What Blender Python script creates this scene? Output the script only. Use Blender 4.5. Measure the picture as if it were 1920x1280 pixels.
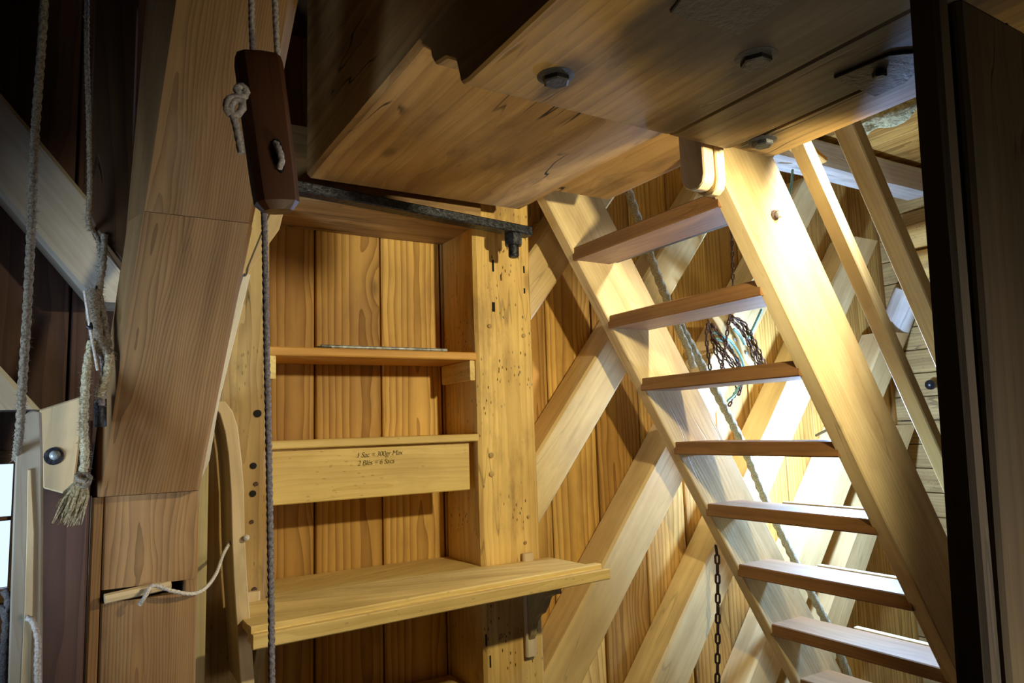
import bpy, math, random
from mathutils import Vector, Matrix, noise as mnoise
random.seed(7)
V = Vector
EYE = 1.6                       # all heights below are written relative to the eye, then lifted by EYE
S = bpy.context.scene
COL = S.collection
for o in list(bpy.data.objects): bpy.data.objects.remove(o)

# ------------------------------------------------------------------ camera
F_PX, AZ, PITCH, ROLL = 1335.0, math.radians(31.1), math.radians(7.03), math.radians(1.9)
_F = V((math.sin(AZ)*math.cos(PITCH), math.cos(AZ)*math.cos(PITCH), math.sin(PITCH)))
_R0 = V((math.cos(AZ), -math.sin(AZ), 0)); _U0 = _R0.cross(_F)
_R = _R0*math.cos(ROLL) - _U0*math.sin(ROLL); _U = _U0*math.cos(ROLL) + _R0*math.sin(ROLL)
cd = bpy.data.cameras.new('camera'); cam = bpy.data.objects.new('camera', cd); COL.objects.link(cam)
cd.sensor_width = 36; cd.lens = F_PX/1920*36; cd.clip_start = .02; cd.clip_end = 100
cam.matrix_world = Matrix.Translation((0, 0, EYE)) @ Matrix((_R, _U, -_F)).transposed().to_4x4()
S.camera = cam
def atY(x, y, Y):               # point of the scene seen at photo pixel x,y on the plane at depth Y (height relative to eye)
    d = _F + _R*((x-960)/F_PX) - _U*((y-640)/F_PX); return d*(Y/d.y)
def atX(x, y, X):
    d = _F + _R*((x-960)/F_PX) - _U*((y-640)/F_PX); return d*(X/d.x)

# ------------------------------------------------------------------ world, lamps, exposure
w = bpy.data.worlds.new('world'); S.world = w; w.use_nodes = True
bg = w.node_tree.nodes['Background']; bg.inputs[0].default_value = (.60, .78, 1, 1); bg.inputs[1].default_value = 1.7
S.view_settings.view_transform = 'Standard'; S.view_settings.look = 'None'
S.view_settings.gamma = 1; S.view_settings.exposure = 0.0; S.view_settings.use_curve_mapping = False
def light(name, kind, loc, power, color, size=.05, target=None, spread=None):
    l = bpy.data.lights.new(name, kind); l.energy = power; l.color = color
    if kind == 'AREA': l.shape = 'DISK'; l.size = size
    else: l.shadow_soft_size = size
    o = bpy.data.objects.new(name, l); COL.objects.link(o); o.location = V(loc) + V((0, 0, EYE))
    if target is not None:
        o.rotation_euler = (V(target)-V(loc)).to_track_quat('-Z', 'Y').to_euler()
    return o
sp = light('ladder_lamp_light', 'SPOT', (2.03, 1.21, .93), 78, (1, .94, .78), .03, (2.05, 1.75, .40)); sp.data.spot_size = math.radians(84); sp.data.spot_blend = .8
sp = light('shelf_lamp_light', 'SPOT', (1.47, .60, .52), 90, (1, .89, .56), .03, (1.35, 2.4, -.20)); sp.data.spot_size = math.radians(98); sp.data.spot_blend = .45
light('low_fill_light', 'AREA', (1.15, .25, -1.15), 6.5, (1, .88, .60), .5, (1.0, 1.35, .7)).data.spread = math.radians(56)  # unseen fill added low down, imitates bounce from the floor
light('side_fill_light', 'AREA', (1.3, -.9, -.2), 1.5, (1, .92, .80), .8, (.12, 1.75, -.15)).data.spread = math.radians(40)  # unseen soft fill added to brighten the leaning post
light('stair_blue_fill', 'AREA', (3.35, 2.0, .45), 17, (.15, .42, 1), .22, (2.55, 1.75, -.75)).data.spread = math.radians(70)  # unseen blue fill added for the lower treads; no window there
light('window_daylight', 'AREA', (-1.0, 1.2, -.35), 3, (.55, .75, 1), .5, (.05, 1.8, .1)).data.spread = math.radians(60)
COLD_BULB = 2500.0

# ------------------------------------------------------------------ materials
def lin(c): return tuple(((v/255)/12.92 if v/255 <= .04045 else ((v/255+.055)/1.055)**2.4) for v in c) + (1,)
MATS = {}
class NT:
    def __init__(s, m): s.t = m.node_tree; s.n = s.t.nodes; s.l = s.t.links
    def new(s, k, **kw):
        n = s.n.new(k)
        for a, b in kw.items(): setattr(n, a, b)
        return n
    def set(s, sock, v):
        if isinstance(v, bpy.types.NodeSocket): s.l.new(v, sock)
        else: sock.default_value = v
    def math(s, op, a, b=None, c=None, clamp=False):
        n = s.new('ShaderNodeMath', operation=op); n.use_clamp = clamp; s.set(n.inputs[0], a)
        if b is not None: s.set(n.inputs[1], b)
        if c is not None: s.set(n.inputs[2], c)
        return n.outputs[0]
    def vm(s, op, a, b):
        n = s.new('ShaderNodeVectorMath', operation=op); s.set(n.inputs[0], a); s.set(n.inputs[1], b)
        return n.outputs[1] if op in ('DISTANCE', 'LENGTH') else n.outputs[0]
    def ss(s, x, a, b, lo=0, hi=1):
        n = s.new('ShaderNodeMapRange', interpolation_type='SMOOTHSTEP'); s.set(n.inputs[0], x)
        n.inputs[1].default_value = a; n.inputs[2].default_value = b; n.inputs[3].default_value = lo; n.inputs[4].default_value = hi
        return n.outputs[0]
    def noise(s, vec, scale, detail=3, rough=.5, dist=0):
        n = s.new('ShaderNodeTexNoise'); s.set(n.inputs['Vector'], vec); n.inputs['Scale'].default_value = scale
        n.inputs['Detail'].default_value = detail; n.inputs['Roughness'].default_value = rough; n.inputs['Distortion'].default_value = dist
        return n.outputs[0]
    def mix(s, f, a, b, blend='MIX'):
        n = s.new('ShaderNodeMix', data_type='RGBA', blend_type=blend); s.set(n.inputs[0], f); s.set(n.inputs[6], a); s.set(n.inputs[7], b)
        return n.outputs[2]
def base(name):
    m = bpy.data.materials.new(name); m.use_nodes = True; MATS[name] = m
    return m, NT(m), m.node_tree.nodes['Principled BSDF']
def wood(name, light, dark, ring=32, contrast=.7, rough=.55, knots=.5, cracks=.3, grime=.3, grime_col=(55, 42, 30),
         holes=0.0, var=.25, spots=(), bump=.25, fibre=.5, saw=0.0):
    m, t, b = base(name)
    tc = t.new('ShaderNodeTexCoord').outputs['Object']; oi = t.new('ShaderNodeObjectInfo')
    rnd = oi.outputs['Random']
    cx = t.new('ShaderNodeCombineXYZ'); t.set(cx.inputs[0], t.math('MULTIPLY', rnd, 37.0))
    t.set(cx.inputs[1], t.math('MULTIPLY_ADD', t.math('FRACT', t.math('MULTIPLY', rnd, 7.13)), .16, -.08))
    t.set(cx.inputs[2], t.math('MULTIPLY_ADD', t.math('FRACT', t.math('MULTIPLY', rnd, 13.7)), .10, .03))
    p = t.vm('ADD', tc, cx.outputs[0])
    ps = t.vm('MULTIPLY', p, (.55, 3.2, 3.2))           # stretched along the grain
    # knots: sparse cells; grain lines bend round them
    kv = t.new('ShaderNodeTexVoronoi', feature='F1'); kv.inputs['Scale'].default_value = 1.0
    kv.inputs['Randomness'].default_value = 1.0
    t.set(kv.inputs['Vector'], t.vm('MULTIPLY', p, (2.1, 4.4, .25)))
    kd = kv.outputs['Distance']
    knot = t.math('MULTIPLY', t.ss(kd, .13, .05), min(1, knots*.85))
    kring = t.math('MULTIPLY', t.ss(kd, .42, .04), knots*.034)
    dn = t.noise(ps, 1.6, 3, .55)
    off = t.new('ShaderNodeCombineXYZ'); sh = t.math('ADD', t.math('MULTIPLY_ADD', dn, .075, -.037), kring)
    t.set(off.inputs[1], sh); t.set(off.inputs[2], sh)
    wv = t.new('ShaderNodeTexWave', wave_type='RINGS', rings_direction='X', wave_profile='SAW')
    wv.inputs['Scale'].default_value = ring; wv.inputs['Distortion'].default_value = 1.2; wv.inputs['Detail'].default_value = 2
    wv.inputs['Detail Scale'].default_value = 1.0
    t.set(wv.inputs['Vector'], t.vm('ADD', t.vm('MULTIPLY', p, (.25, 1, 1)), off.outputs[0]))
    rings = t.math('POWER', wv.outputs['Fac'], 2.0)
    fib = t.noise(t.vm('MULTIPLY', p, (4, 150, 150)), 1.0, 3, .6)
    fib2 = t.noise(t.vm('MULTIPLY', p, (1.2, 26, 26)), 1.0, 4, .6)
    f = t.math('ADD', t.math('MULTIPLY', rings, contrast), t.math('MULTIPLY', t.ss(fib2, .35, .7), fibre*.6), clamp=True)
    f = t.math('ADD', f, t.math('MULTIPLY_ADD', fib, fibre*.5, -.25*fibre), clamp=True)
    c = t.mix(f, lin(light), lin(dark))
    # board to board tone
    tone = t.math('MULTIPLY_ADD', t.math('FRACT', t.math('MULTIPLY', rnd, 91.7)), var, 1-var/2)
    big = t.math('MULTIPLY_ADD', t.noise(t.vm('MULTIPLY', p, (1, 2.2, 2.2)), 1.7, 4, .6), .95, .53)
    strk = t.math('MULTIPLY_ADD', t.noise(t.vm('MULTIPLY', p, (.6, 10, 10)), 1.0, 3, .6), .7, .65)
    big = t.math('MULTIPLY', big, strk)
    tv = t.new('ShaderNodeCombineColor')
    tt = t.math('MULTIPLY', tone, big)
    for i in range(3): t.set(tv.inputs[i], t.math('POWER', tt, 1 + .25*i))
    c = t.mix(1.0, c, tv.outputs[0], 'MULTIPLY')
    kc = tuple(v*.35 for v in lin(dark)[:3]) + (1,)
    c = t.mix(knot, c, kc)
    gn = t.noise(t.vm('MULTIPLY', p, (1.1, 3, 3)), 2.3, 6, .65)
    g = t.math('MULTIPLY', t.ss(gn, .50, .72), grime)
    c = t.mix(g, c, lin(grime_col))
    # cracks: thin ridges along the grain
    cn = t.noise(t.vm('MULTIPLY', p, (1.0, 11, 11)), 1.0, 2, .5)
    gate = t.ss(t.noise(t.vm('MULTIPLY', p, (1.3, 2, 2)), 2.0, 2), .52, .60)
    cr = t.math('MULTIPLY', t.math('MULTIPLY', t.ss(t.math('ABSOLUTE', t.math('SUBTRACT', cn, .5)), .011, .003), gate), cracks)
    c = t.mix(cr, c, (.012, .008, .005, 1))
    hm = None
    if holes:
        hv = t.new('ShaderNodeTexVoronoi'); hv.inputs['Scale'].default_value = 1
        t.set(hv.inputs['Vector'], t.vm('MULTIPLY', p, (28, 75, 75)))
        hg = t.ss(t.noise(p, 7, 3), .50, .60)
        hm = t.math('MULTIPLY', t.math('MULTIPLY', t.ss(hv.outputs['Distance'], .22, .14), hg), holes)
        c = t.mix(hm, c, (.02, .012, .006, 1))
    for (q, r, amt) in spots:                            # stains with a place of their own
        d = t.vm('DISTANCE', t.vm('MULTIPLY', tc, (.55, 1, 1)), V((q[0]*.55, q[1], q[2])))
        d = t.math('ADD', d, t.math('MULTIPLY_ADD', t.noise(t.vm('MULTIPLY', tc, (3, 9, 9)), 1, 5, .6), .16, -.08))
        c = t.mix(t.ss(d, r, r*.25, 0, amt), c, (.014, .011, .009, 1))
    t.set(b.inputs['Base Color'], c)
    t.set(b.inputs['Roughness'], t.math('MULTIPLY_ADD', f, .15, rough))
    b.inputs['Specular IOR Level'].default_value = .35
    bp = t.new('ShaderNodeBump'); bp.inputs['Strength'].default_value = bump; bp.inputs['Distance'].default_value = .004
    h = t.math('SUBTRACT', t.math('MULTIPLY', fib2, .8), t.math('MULTIPLY', cr, 2.5))
    h = t.math('SUBTRACT', h, t.math('MULTIPLY', rings, .25))
    if hm is not None: h = t.math('SUBTRACT', h, t.math('MULTIPLY', hm, 1.5))
    t.set(bp.inputs['Height'], h); t.set(b.inputs['Normal'], bp.outputs[0])
    return m
def plain(name, col, rough=.6, metal=0.0, col2=None, scale=30, bump=.2, dist=.003, emit=None, stretch=(1, 1, 1)):
    m, t, b = base(name)
    tc = t.new('ShaderNodeTexCoord').outputs['Object']
    n = t.noise(t.vm('MULTIPLY', tc, stretch), scale, 5, .6)
    c = t.mix(t.ss(n, .35, .68), lin(col), lin(col2 or tuple(v*.75 for v in col)))
    t.set(b.inputs['Base Color'], c); b.inputs['Roughness'].default_value = rough; b.inputs['Metallic'].default_value = metal
    bp = t.new('ShaderNodeBump'); bp.inputs['Strength'].default_value = bump; bp.inputs['Distance'].default_value = dist
    t.set(bp.inputs['Height'], n); t.set(b.inputs['Normal'], bp.outputs[0])
    if emit: b.inputs['Emission Color'].default_value = emit[0]; b.inputs['Emission Strength'].default_value = emit[1]
    return m
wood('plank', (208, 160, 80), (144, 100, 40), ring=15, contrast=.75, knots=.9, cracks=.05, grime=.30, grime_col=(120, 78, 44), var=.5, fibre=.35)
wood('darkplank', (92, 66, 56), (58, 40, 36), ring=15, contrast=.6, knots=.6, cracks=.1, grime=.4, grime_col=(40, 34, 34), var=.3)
wood('brace', (224, 194, 134), (194, 160, 102), ring=20, contrast=.18, knots=.35, cracks=.22, grime=.22, grime_col=(140, 116, 80), var=.12, fibre=.35, bump=.15)
wood('post', (222, 184, 108), (176, 128, 62), ring=18, contrast=.35, knots=.5, cracks=.35, grime=.5, grime_col=(110, 76, 46), holes=.9, var=.1)
wood('oldpost', (190, 158, 98), (128, 96, 56), ring=16, contrast=.4, knots=.9, cracks=.5, grime=.7, grime_col=(78, 60, 40), holes=.4, var=.1)
wood('lean', (152, 115, 72), (98, 70, 42), ring=60, contrast=.6, knots=.1, cracks=.12, grime=.40, grime_col=(150, 126, 96), var=.06, fibre=.6, bump=.5)
wood('beam', (172, 134, 82), (112, 80, 44), ring=12, contrast=.30, knots=.7, cracks=1, grime=.65, grime_col=(92, 66, 40), var=.1, fibre=.7, bump=.3)
wood('ladder', (142, 100, 58), (98, 68, 38), ring=24, contrast=.30, knots=.25, cracks=.15, grime=.25, grime_col=(96, 62, 38), var=.12, rough=.5)
wood('stringer', (224, 198, 146), (196, 162, 108), ring=22, contrast=.30, knots=.3, cracks=.2, grime=.25, grime_col=(140, 100, 66), var=.05, rough=.45)
wood('shelf', (226, 196, 124), (192, 156, 84), ring=20, contrast=.35, knots=.3, cracks=.1, grime=.15, grime_col=(120, 92, 60), var=.12, holes=.25)
wood('shelforange', (226, 172, 88), (180, 122, 52), ring=26, contrast=.5, knots=.3, cracks=.1, grime=.1, var=.08)
wood('rail', (228, 208, 158), (196, 170, 118), ring=26, contrast=.35, knots=.15, cracks=.1, grime=.15, grime_col=(150, 120, 84), var=.06)
wood('dark', (96, 68, 42), (58, 40, 26), ring=18, contrast=.4, knots=.3, cracks=.6, grime=.5, grime_col=(34, 27, 20), var=.1, bump=.4)
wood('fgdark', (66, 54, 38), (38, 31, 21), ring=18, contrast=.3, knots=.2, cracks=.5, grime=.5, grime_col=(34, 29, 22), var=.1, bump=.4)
wood('greyplank', (148, 136, 116), (112, 100, 84), ring=18, contrast=.3, knots=.3, cracks=.2, grime=.3, grime_col=(80, 74, 64), var=.1)
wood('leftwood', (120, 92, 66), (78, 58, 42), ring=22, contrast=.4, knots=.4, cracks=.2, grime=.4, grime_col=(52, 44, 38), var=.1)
wood('pale', (206, 182, 140), (178, 150, 108), ring=18, contrast=.2, knots=.6, cracks=.15, grime=.35, grime_col=(110, 92, 70), var=.05)
wood('whitened', (214, 208, 196), (176, 166, 150), ring=18, contrast=.25, knots=.3, cracks=.3, grime=.3, grime_col=(120, 108, 92), var=.05)
wood('toggle', (92, 56, 32), (50, 31, 18), ring=18, contrast=.35, knots=.1, cracks=.2, grime=.5, grime_col=(44, 30, 20), var=.03, rough=.38, fibre=.5)
wood('olive', (176, 158, 112), (140, 122, 80), ring=20, contrast=.2, knots=.1, cracks=.1, grime=.3, grime_col=(110, 94, 62), var=.05)
plain('iron', (30, 30, 33), .42, .6, (62, 64, 70), 70, .8, .004)
plain('iron2', (14, 13, 13), .6, .0, (24, 23, 25), 90, .7, .004)
plain('soot', (24, 21, 20), .55, .3, (46, 40, 38), 90, .9, .005)
plain('galvanised', (176, 178, 176), .4, .25, (110, 112, 112), 60, .2)
plain('rust', (104, 76, 58), .7, .5, (62, 44, 34), 160, .5)
plain('darkchain', (58, 44, 38), .6, .5, (36, 28, 24), 160, .5)
plain('hemp', (212, 200, 164), .95, 0, (128, 116, 88), 260, .6, .002)
plain('oldhemp', (150, 138, 118), .95, 0, (92, 82, 68), 260, .6, .002)
plain('whitecord', (214, 206, 196), .9, 0, (160, 150, 138), 300, .4, .001)
plain('greycord', (168, 160, 156), .9, 0, (108, 100, 98), 300, .4, .001)
plain('bluecord', (150, 200, 196), .7, 0, (96, 150, 150), 260, .4, .001)
plain('wool', (206, 202, 158), .95, 0, (160, 152, 110), 40, 1, .02)
plain('ink', (84, 64, 40), .8)
plain('backing', (20, 15, 11), .9)
plain('blackknob', (30, 30, 32), .3)
plain('daylightgrey', (120, 132, 140), .8)
m, t, b = base('bulbglass'); b.inputs['Base Color'].default_value = (.8, .9, 1, 1)
b.inputs['Emission Color'].default_value = (.38, .58, 1, 1); b.inputs['Emission Strength'].default_value = COLD_BULB
m, t, b = base('glass'); b.inputs['Transmission Weight'].default_value = 1; b.inputs['Roughness'].default_value = .05; b.inputs['IOR'].default_value = 1.1
def M(n): return MATS[n]

# ------------------------------------------------------------------ helpers
def up(p): return V((p[0], p[1], p[2]+EYE))
def tag(o, label=None, cat=None, group=None, kind=None):
    if label: o['label'] = label
    if cat: o['category'] = cat
    if group: o['group'] = group
    if kind: o['kind'] = kind
    return o
def parent(o, p):
    if p is not None:
        o.parent = p; o.matrix_parent_inverse = p.matrix_basis.inverted()
    return o
def empty(name, loc, label, cat, group=None):
    o = bpy.data.objects.new(name, None); COL.objects.link(o); o.location = up(loc); o.empty_display_size = .05
    return tag(o, label, cat, group)
def mesh(name, verts, faces, mat, mw=None, p=None, smooth=None):
    me = bpy.data.meshes.new(name); me.from_pydata([tuple(v) for v in verts], [], faces); me.update()
    if smooth is not None:
        for q in me.polygons: q.use_smooth = True
        if smooth < 179: me.set_sharp_from_angle(angle=math.radians(smooth))
    me.materials.append(M(mat))
    o = bpy.data.objects.new(name, me); COL.objects.link(o)
    if mw is not None: o.matrix_world = mw
    return parent(o, p)
def rect(wd, h, c=.006):
    a, b = wd/2, h/2; c = min(c, a*.8, b*.8)
    return [(-a+c, -b), (a-c, -b), (a, -b+c), (a, b-c), (a-c, b), (-a+c, b), (-a, b-c), (-a, -b+c)]
def frame(a, b, u):
    t = (V(b)-V(a)).normalized(); u = V(u); u = (u-t*u.dot(t)).normalized(); v = t.cross(u)
    return t, u, v
def sweep(name, a, b, profile, u, mat, p=None, n=1, jit=0.0, cuts=None, seed=0, smooth=30):
    """prism from a to b (eye-relative points); profile in (u, t x u); optional end planes cuts=(normalA, normalB) through a and b."""
    a, b = V(a), V(b); t, uu, vv = frame(a, b, u); L = (b-a).length; mid = (a+b)/2
    R = Matrix((t, uu, vv)).transposed()
    k = len(profile); vs = []
    for i in range(n+1):
        x = -L/2 + L*i/n
        for (py, pz) in profile:
            dy = dz = 0
            if jit:
                q = V((x*2.3+seed*11.3, py*9, pz*9)); nv = mnoise.noise_vector(q); dy, dz = nv.y*jit, nv.z*jit
            xx = x
            if cuts:
                for end, nn in ((0, cuts[0]), (n, cuts[1])):
                    if nn is not None and i == end:
                        nl = R.transposed() @ V(nn); xx = x - (nl.y*py + nl.z*pz)/nl.x
            vs.append((xx, py+dy, pz+dz))
    fs = [tuple(reversed(range(k))), tuple(range(n*k, n*k+k))]
    for i in range(n):
        for j in range(k):
            j2 = (j+1) % k; fs.append((i*k+j, i*k+j2, (i+1)*k+j2, (i+1)*k+j))
    mw = Matrix.Translation(up(mid)) @ R.to_4x4()
    return mesh(name, vs, fs, mat, mw, p, smooth)
def timber(name, a, b, wd, h, u, mat, p=None, c=.006, n=8, jit=.002, cuts=None, seed=None):
    return sweep(name, a, b, rect(wd, h, c), u, mat, p, n, jit, cuts, seed if seed is not None else random.random()*50)
def box(name, lo, hi, mat, p=None, axis=None, c=.004, n=4, jit=.001):
    """axis-aligned board; grain along its longest side unless axis is given"""
    lo, hi = V(lo), V(hi); d = hi-lo; m_ = (lo+hi)/2
    ax = axis if axis is not None else max(range(3), key=lambda i: d[i])
    o1, o2 = [i for i in range(3) if i != ax]
    a = m_.copy(); a[ax] = lo[ax]; b_ = m_.copy(); b_[ax] = hi[ax]; u = V((0, 0, 0)); u[o1] = 1
    return timber(name, a, b_, d[o1], d[o2], u, mat, p, c, n, jit)
def tube(name, pts, r, mat, p=None, seg=8, res=None, caps=True, taper=None):
    ps = spline(pts, res or max(r*1.5, .01))
    return ring_sweep(name, ps, lambda i, th: (r if taper is None else taper(i/(len(ps)-1))*r), mat, p, seg, caps)
def spline(pts, step):
    pts = [V(q) for q in pts]
    if len(pts) == 2:
        n = max(1, int((pts[1]-pts[0]).length/step)); return [pts[0].lerp(pts[1], i/n) for i in range(n+1)]
    P = [2*pts[0]-pts[1]] + pts + [2*pts[-1]-pts[-2]]; out = []
    for i in range(1, len(P)-2):
        n = max(2, int((P[i+1]-P[i]).length/step))
        for j in range(n):
            t = j/n; a, b, c, d = P[i-1:i+3]
            out.append(.5*((2*b)+(c-a)*t+(2*a-5*b+4*c-d)*t*t+(3*b-a-3*c+d)*t**3))
    out.append(pts[-1]); return out
def ring_sweep(name, ps, rad, mat, p=None, seg=8, caps=True, phase=None, extra=None):
    org = ps[0].copy(); vs, fs = [], []; n = len(ps)
    t = (ps[1]-ps[0]).normalized(); u = t.orthogonal().normalized()
    for i, q in enumerate(ps):
        t = (ps[min(i+1, n-1)]-ps[max(i-1, 0)]).normalized()
        u = (u-t*u.dot(t)).normalized(); v = t.cross(u)
        for j in range(seg):
            th = 2*math.pi*j/seg; r = rad(i, th)
            vs.append(q-org+u*(r*math.cos(th))+v*(r*math.sin(th)))
    for i in range(n-1):
        for j in range(seg):
            j2 = (j+1) % seg; fs.append((i*seg+j, i*seg+j2, (i+1)*seg+j2, (i+1)*seg+j))
    if caps: fs += [tuple(reversed(range(seg))), tuple(range((n-1)*seg, n*seg))]
    if extra: extra(vs, fs, org)
    return mesh(name, vs, fs, mat, Matrix.Translation(up(org)), p, 60)
def rope(name, pts, r, mat, p=None, pitch=7.0, hairs=0, hair_len=.012, seg=12):
    ps = spline(pts, r*.75); step = sum((ps[i+1]-ps[i]).length for i in range(len(ps)-1))/(len(ps)-1)
    tw = 2*math.pi*step/(pitch*r)
    def rad(i, th): return r*(.66+.40*abs(math.cos(1.5*(th-tw*i))))
    def extra(vs, fs, org):
        for _ in range(hairs):
            q = random.choice(ps)-org; d = V((random.gauss(0, 1), random.gauss(0, 1), random.gauss(0, 1))).normalized()
            e = d.orthogonal().normalized()*.0005; L = hair_len*random.uniform(.4, 1)
            bnd = V((0, 0, random.uniform(-.5, .5)))*L; k = len(vs)
            vs += [q+d*r*.7-e, q+d*r*.7+e, q+d*(r+L*.5)+bnd*.3+e*.7, q+d*(r+L*.5)+bnd*.3-e*.7, q+d*(r+L)+bnd]
            fs += [(k, k+1, k+2, k+3), (k+3, k+2, k+4)]
    return ring_sweep(name, ps, rad, mat, p, seg, True, extra=extra)
def tuft(name, top, down, r, mat, p=None, n=70, L=.07):
    vs, fs = [], []; top = V(top); dn = V(down).normalized(); e1 = dn.orthogonal().normalized(); e2 = dn.cross(e1)
    for _ in range(n):
        a = random.uniform(0, 6.28); rr = r*math.sqrt(random.random()); o1 = e1*math.cos(a)*rr+e2*math.sin(a)*rr
        l = L*random.uniform(.6, 1.05); sp = random.uniform(.8, 2.0); wig = V((random.gauss(0, .1), random.gauss(0, .1), 0))*l
        pts = [o1*.6, o1*sp+dn*l*.5+wig*.4, o1*sp*.9+dn*l+wig]; wd = .0022
        k = len(vs)
        for q, s_ in zip(pts, (1, 1, .4)):
            for j in range(3):
                th = 2.094*j; vs.append(q+e1*wd*s_*math.cos(th)+e2*wd*s_*math.sin(th))
        for i in range(2):
            for j in range(3):
                j2 = (j+1) % 3; fs.append((k+i*3+j, k+i*3+j2, k+i*3+3+j2, k+i*3+3+j))
    return tag(mesh(name, vs, fs, mat, Matrix.Translation(up(top)), p, 60), kind='stuff')
def disc(name, c, nrm, r, th, mat, p=None, seg=6, r2=None, dome=False):
    """short prism (seg 6 = nut) standing on point c along nrm"""
    c, nrm = V(c), V(nrm).normalized()
    R = nrm.to_track_quat('Z', 'Y').to_matrix(); vs = []; r2 = r2 or r
    lv = [(0, r), (th*.8, r), (th, r2*.85)] if not dome else [(0, r), (th*.45, r*.92), (th*.8, r*.65), (th, r*.25)]
    for (z, rr) in lv:
        for j in range(seg):
            a = 2*math.pi*j/seg; vs.append((rr*math.cos(a), rr*math.sin(a), z))
    k = len(lv); fs = [tuple(reversed(range(seg))), tuple(range((k-1)*seg, k*seg))]
    for i in range(k-1):
        for j in range(seg):
            j2 = (j+1) % seg; fs.append((i*seg+j, i*seg+j2, (i+1)*seg+j2, (i+1)*seg+j))
    return mesh(name, vs, fs, mat, Matrix.Translation(up(c)) @ R.to_4x4(), p, 30)
def poly(name, pts, thick, mat, p=None, depth_dir=(0, 1, 0), bevel=0.0):
    """solid plate: outline pts (all in one plane), thickened along depth_dir; its local X runs along the first to last long side"""
    pts = [V(q) for q in pts]; c = sum(pts, V())/len(pts); d = V(depth_dir).normalized()*thick
    far = max(((pts[i]-pts[j]) for i in range(len(pts)) for j in range(i)), key=lambda q: q.length)
    t = far.normalized(); v = d.normalized(); t = (t-v*t.dot(v)).normalized(); u = v.cross(t)
    R = Matrix((t, u, v)).transposed(); Ri = R.transposed(); n = len(pts)
    vs = [Ri @ (q-c) for q in pts] + [Ri @ (q+d-c) for q in pts]
    fs = [tuple(range(n)), tuple(reversed(range(n, 2*n)))] + [(i, n+i, n+(i+1) % n, (i+1) % n) for i in range(n)]
    o = mesh(name, vs, fs, mat, Matrix.Translation(up(c)) @ R.to_4x4(), p, 30)
    import bmesh
    bm = bmesh.new(); bm.from_mesh(o.data); bmesh.ops.recalc_face_normals(bm, faces=bm.faces)
    if bevel: bmesh.ops.bevel(bm, geom=[e for e in bm.edges], offset=bevel, segments=1, affect='EDGES')
    bm.to_mesh(o.data); bm.free(); o.data.set_sharp_from_angle(angle=math.radians(30))
    return o
_links = {}
def link_mesh(L, W, r, mat):
    k = (L, W, r, mat)
    if k in _links: return _links[k]
    path = []; R_ = W/2-r; s = L/2-r-R_
    for i in range(7): a = -math.pi/2+math.pi*i/6; path.append(V((s+R_*math.cos(a), R_*math.sin(a), 0)))
    for i in range(7): a = math.pi/2+math.pi*i/6; path.append(V((-s+R_*math.cos(a), R_*math.sin(a), 0)))
    n = len(path); vs, fs = [], []
    for i, q in enumerate(path):
        t = (path[(i+1) % n]-path[i-1]).normalized(); u = V((0, 0, 1)); v = t.cross(u)
        for j in range(6): a = 2*math.pi*j/6; vs.append(q+u*r*math.cos(a)+v*r*math.sin(a))
    for i in range(n):
        for j in range(6): fs.append((i*6+j, i*6+(j+1) % 6, ((i+1) % n)*6+(j+1) % 6, ((i+1) % n)*6+j))
    me = bpy.data.meshes.new('link'); me.from_pydata([tuple(v) for v in vs], [], fs); me.update()
    for q in me.polygons: q.use_smooth = True
    me.materials.append(M(mat)); _links[k] = me; return me
def chain(root, pts, L, W, r, mat, twist0=0.0):
    pitch = L-2*r; ps = spline(pts, pitch/12); me = link_mesh(L, W, r, mat)
    acc = 0; last = ps[0]; marks = [ps[0]]
    for q in ps[1:]:
        acc += (q-last).length; last = q
        if acc >= pitch: marks.append(q); acc = 0
    for i in range(len(marks)-1):
        a, b_ = marks[i], marks[i+1]; t = (b_-a).normalized(); u = t.orthogonal().normalized()
        rot = Matrix.Rotation(twist0 + (math.pi/2 if i % 2 else 0) + random.uniform(-.2, .2), 3, t); u = rot @ u
        R = Matrix((t, u, t.cross(u))).transposed()
        o = bpy.data.objects.new('link', me); COL.objects.link(o); o.matrix_world = Matrix.Translation(up((a+b_)/2)) @ R.to_4x4()
        parent(o, root)

X, Y, Z = V((1, 0, 0)), V((0, 1, 0)), V((0, 0, 1))
FLOOR, CEIL = -1.6, 1.52
XL, XR, YB, YR = -1.35, 4.35, 2.6, -1.3       # inner faces of the room
# ------------------------------------------------------------------ room shell
tag(box('floor', (XL-.1, YR-.1, FLOOR-.06), (XR+.1, YB+.1, FLOOR), 'leftwood', axis=0), kind='structure')
ceil = tag(box('ceiling', (XL-.1, YR-.1, CEIL+.035), (XR+.1, YB+.1, CEIL+.09), 'backing', axis=0), kind='structure')
k = XR
while k > XL:
    w_ = .115; box('plank', (k-w_+.0035, YR, CEIL+random.uniform(0, .003)), (k, YB+.05, CEIL+.034), 'plank' if k > 2.4 else 'leftwood', ceil, axis=1, n=3, c=.003); k -= w_
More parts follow.
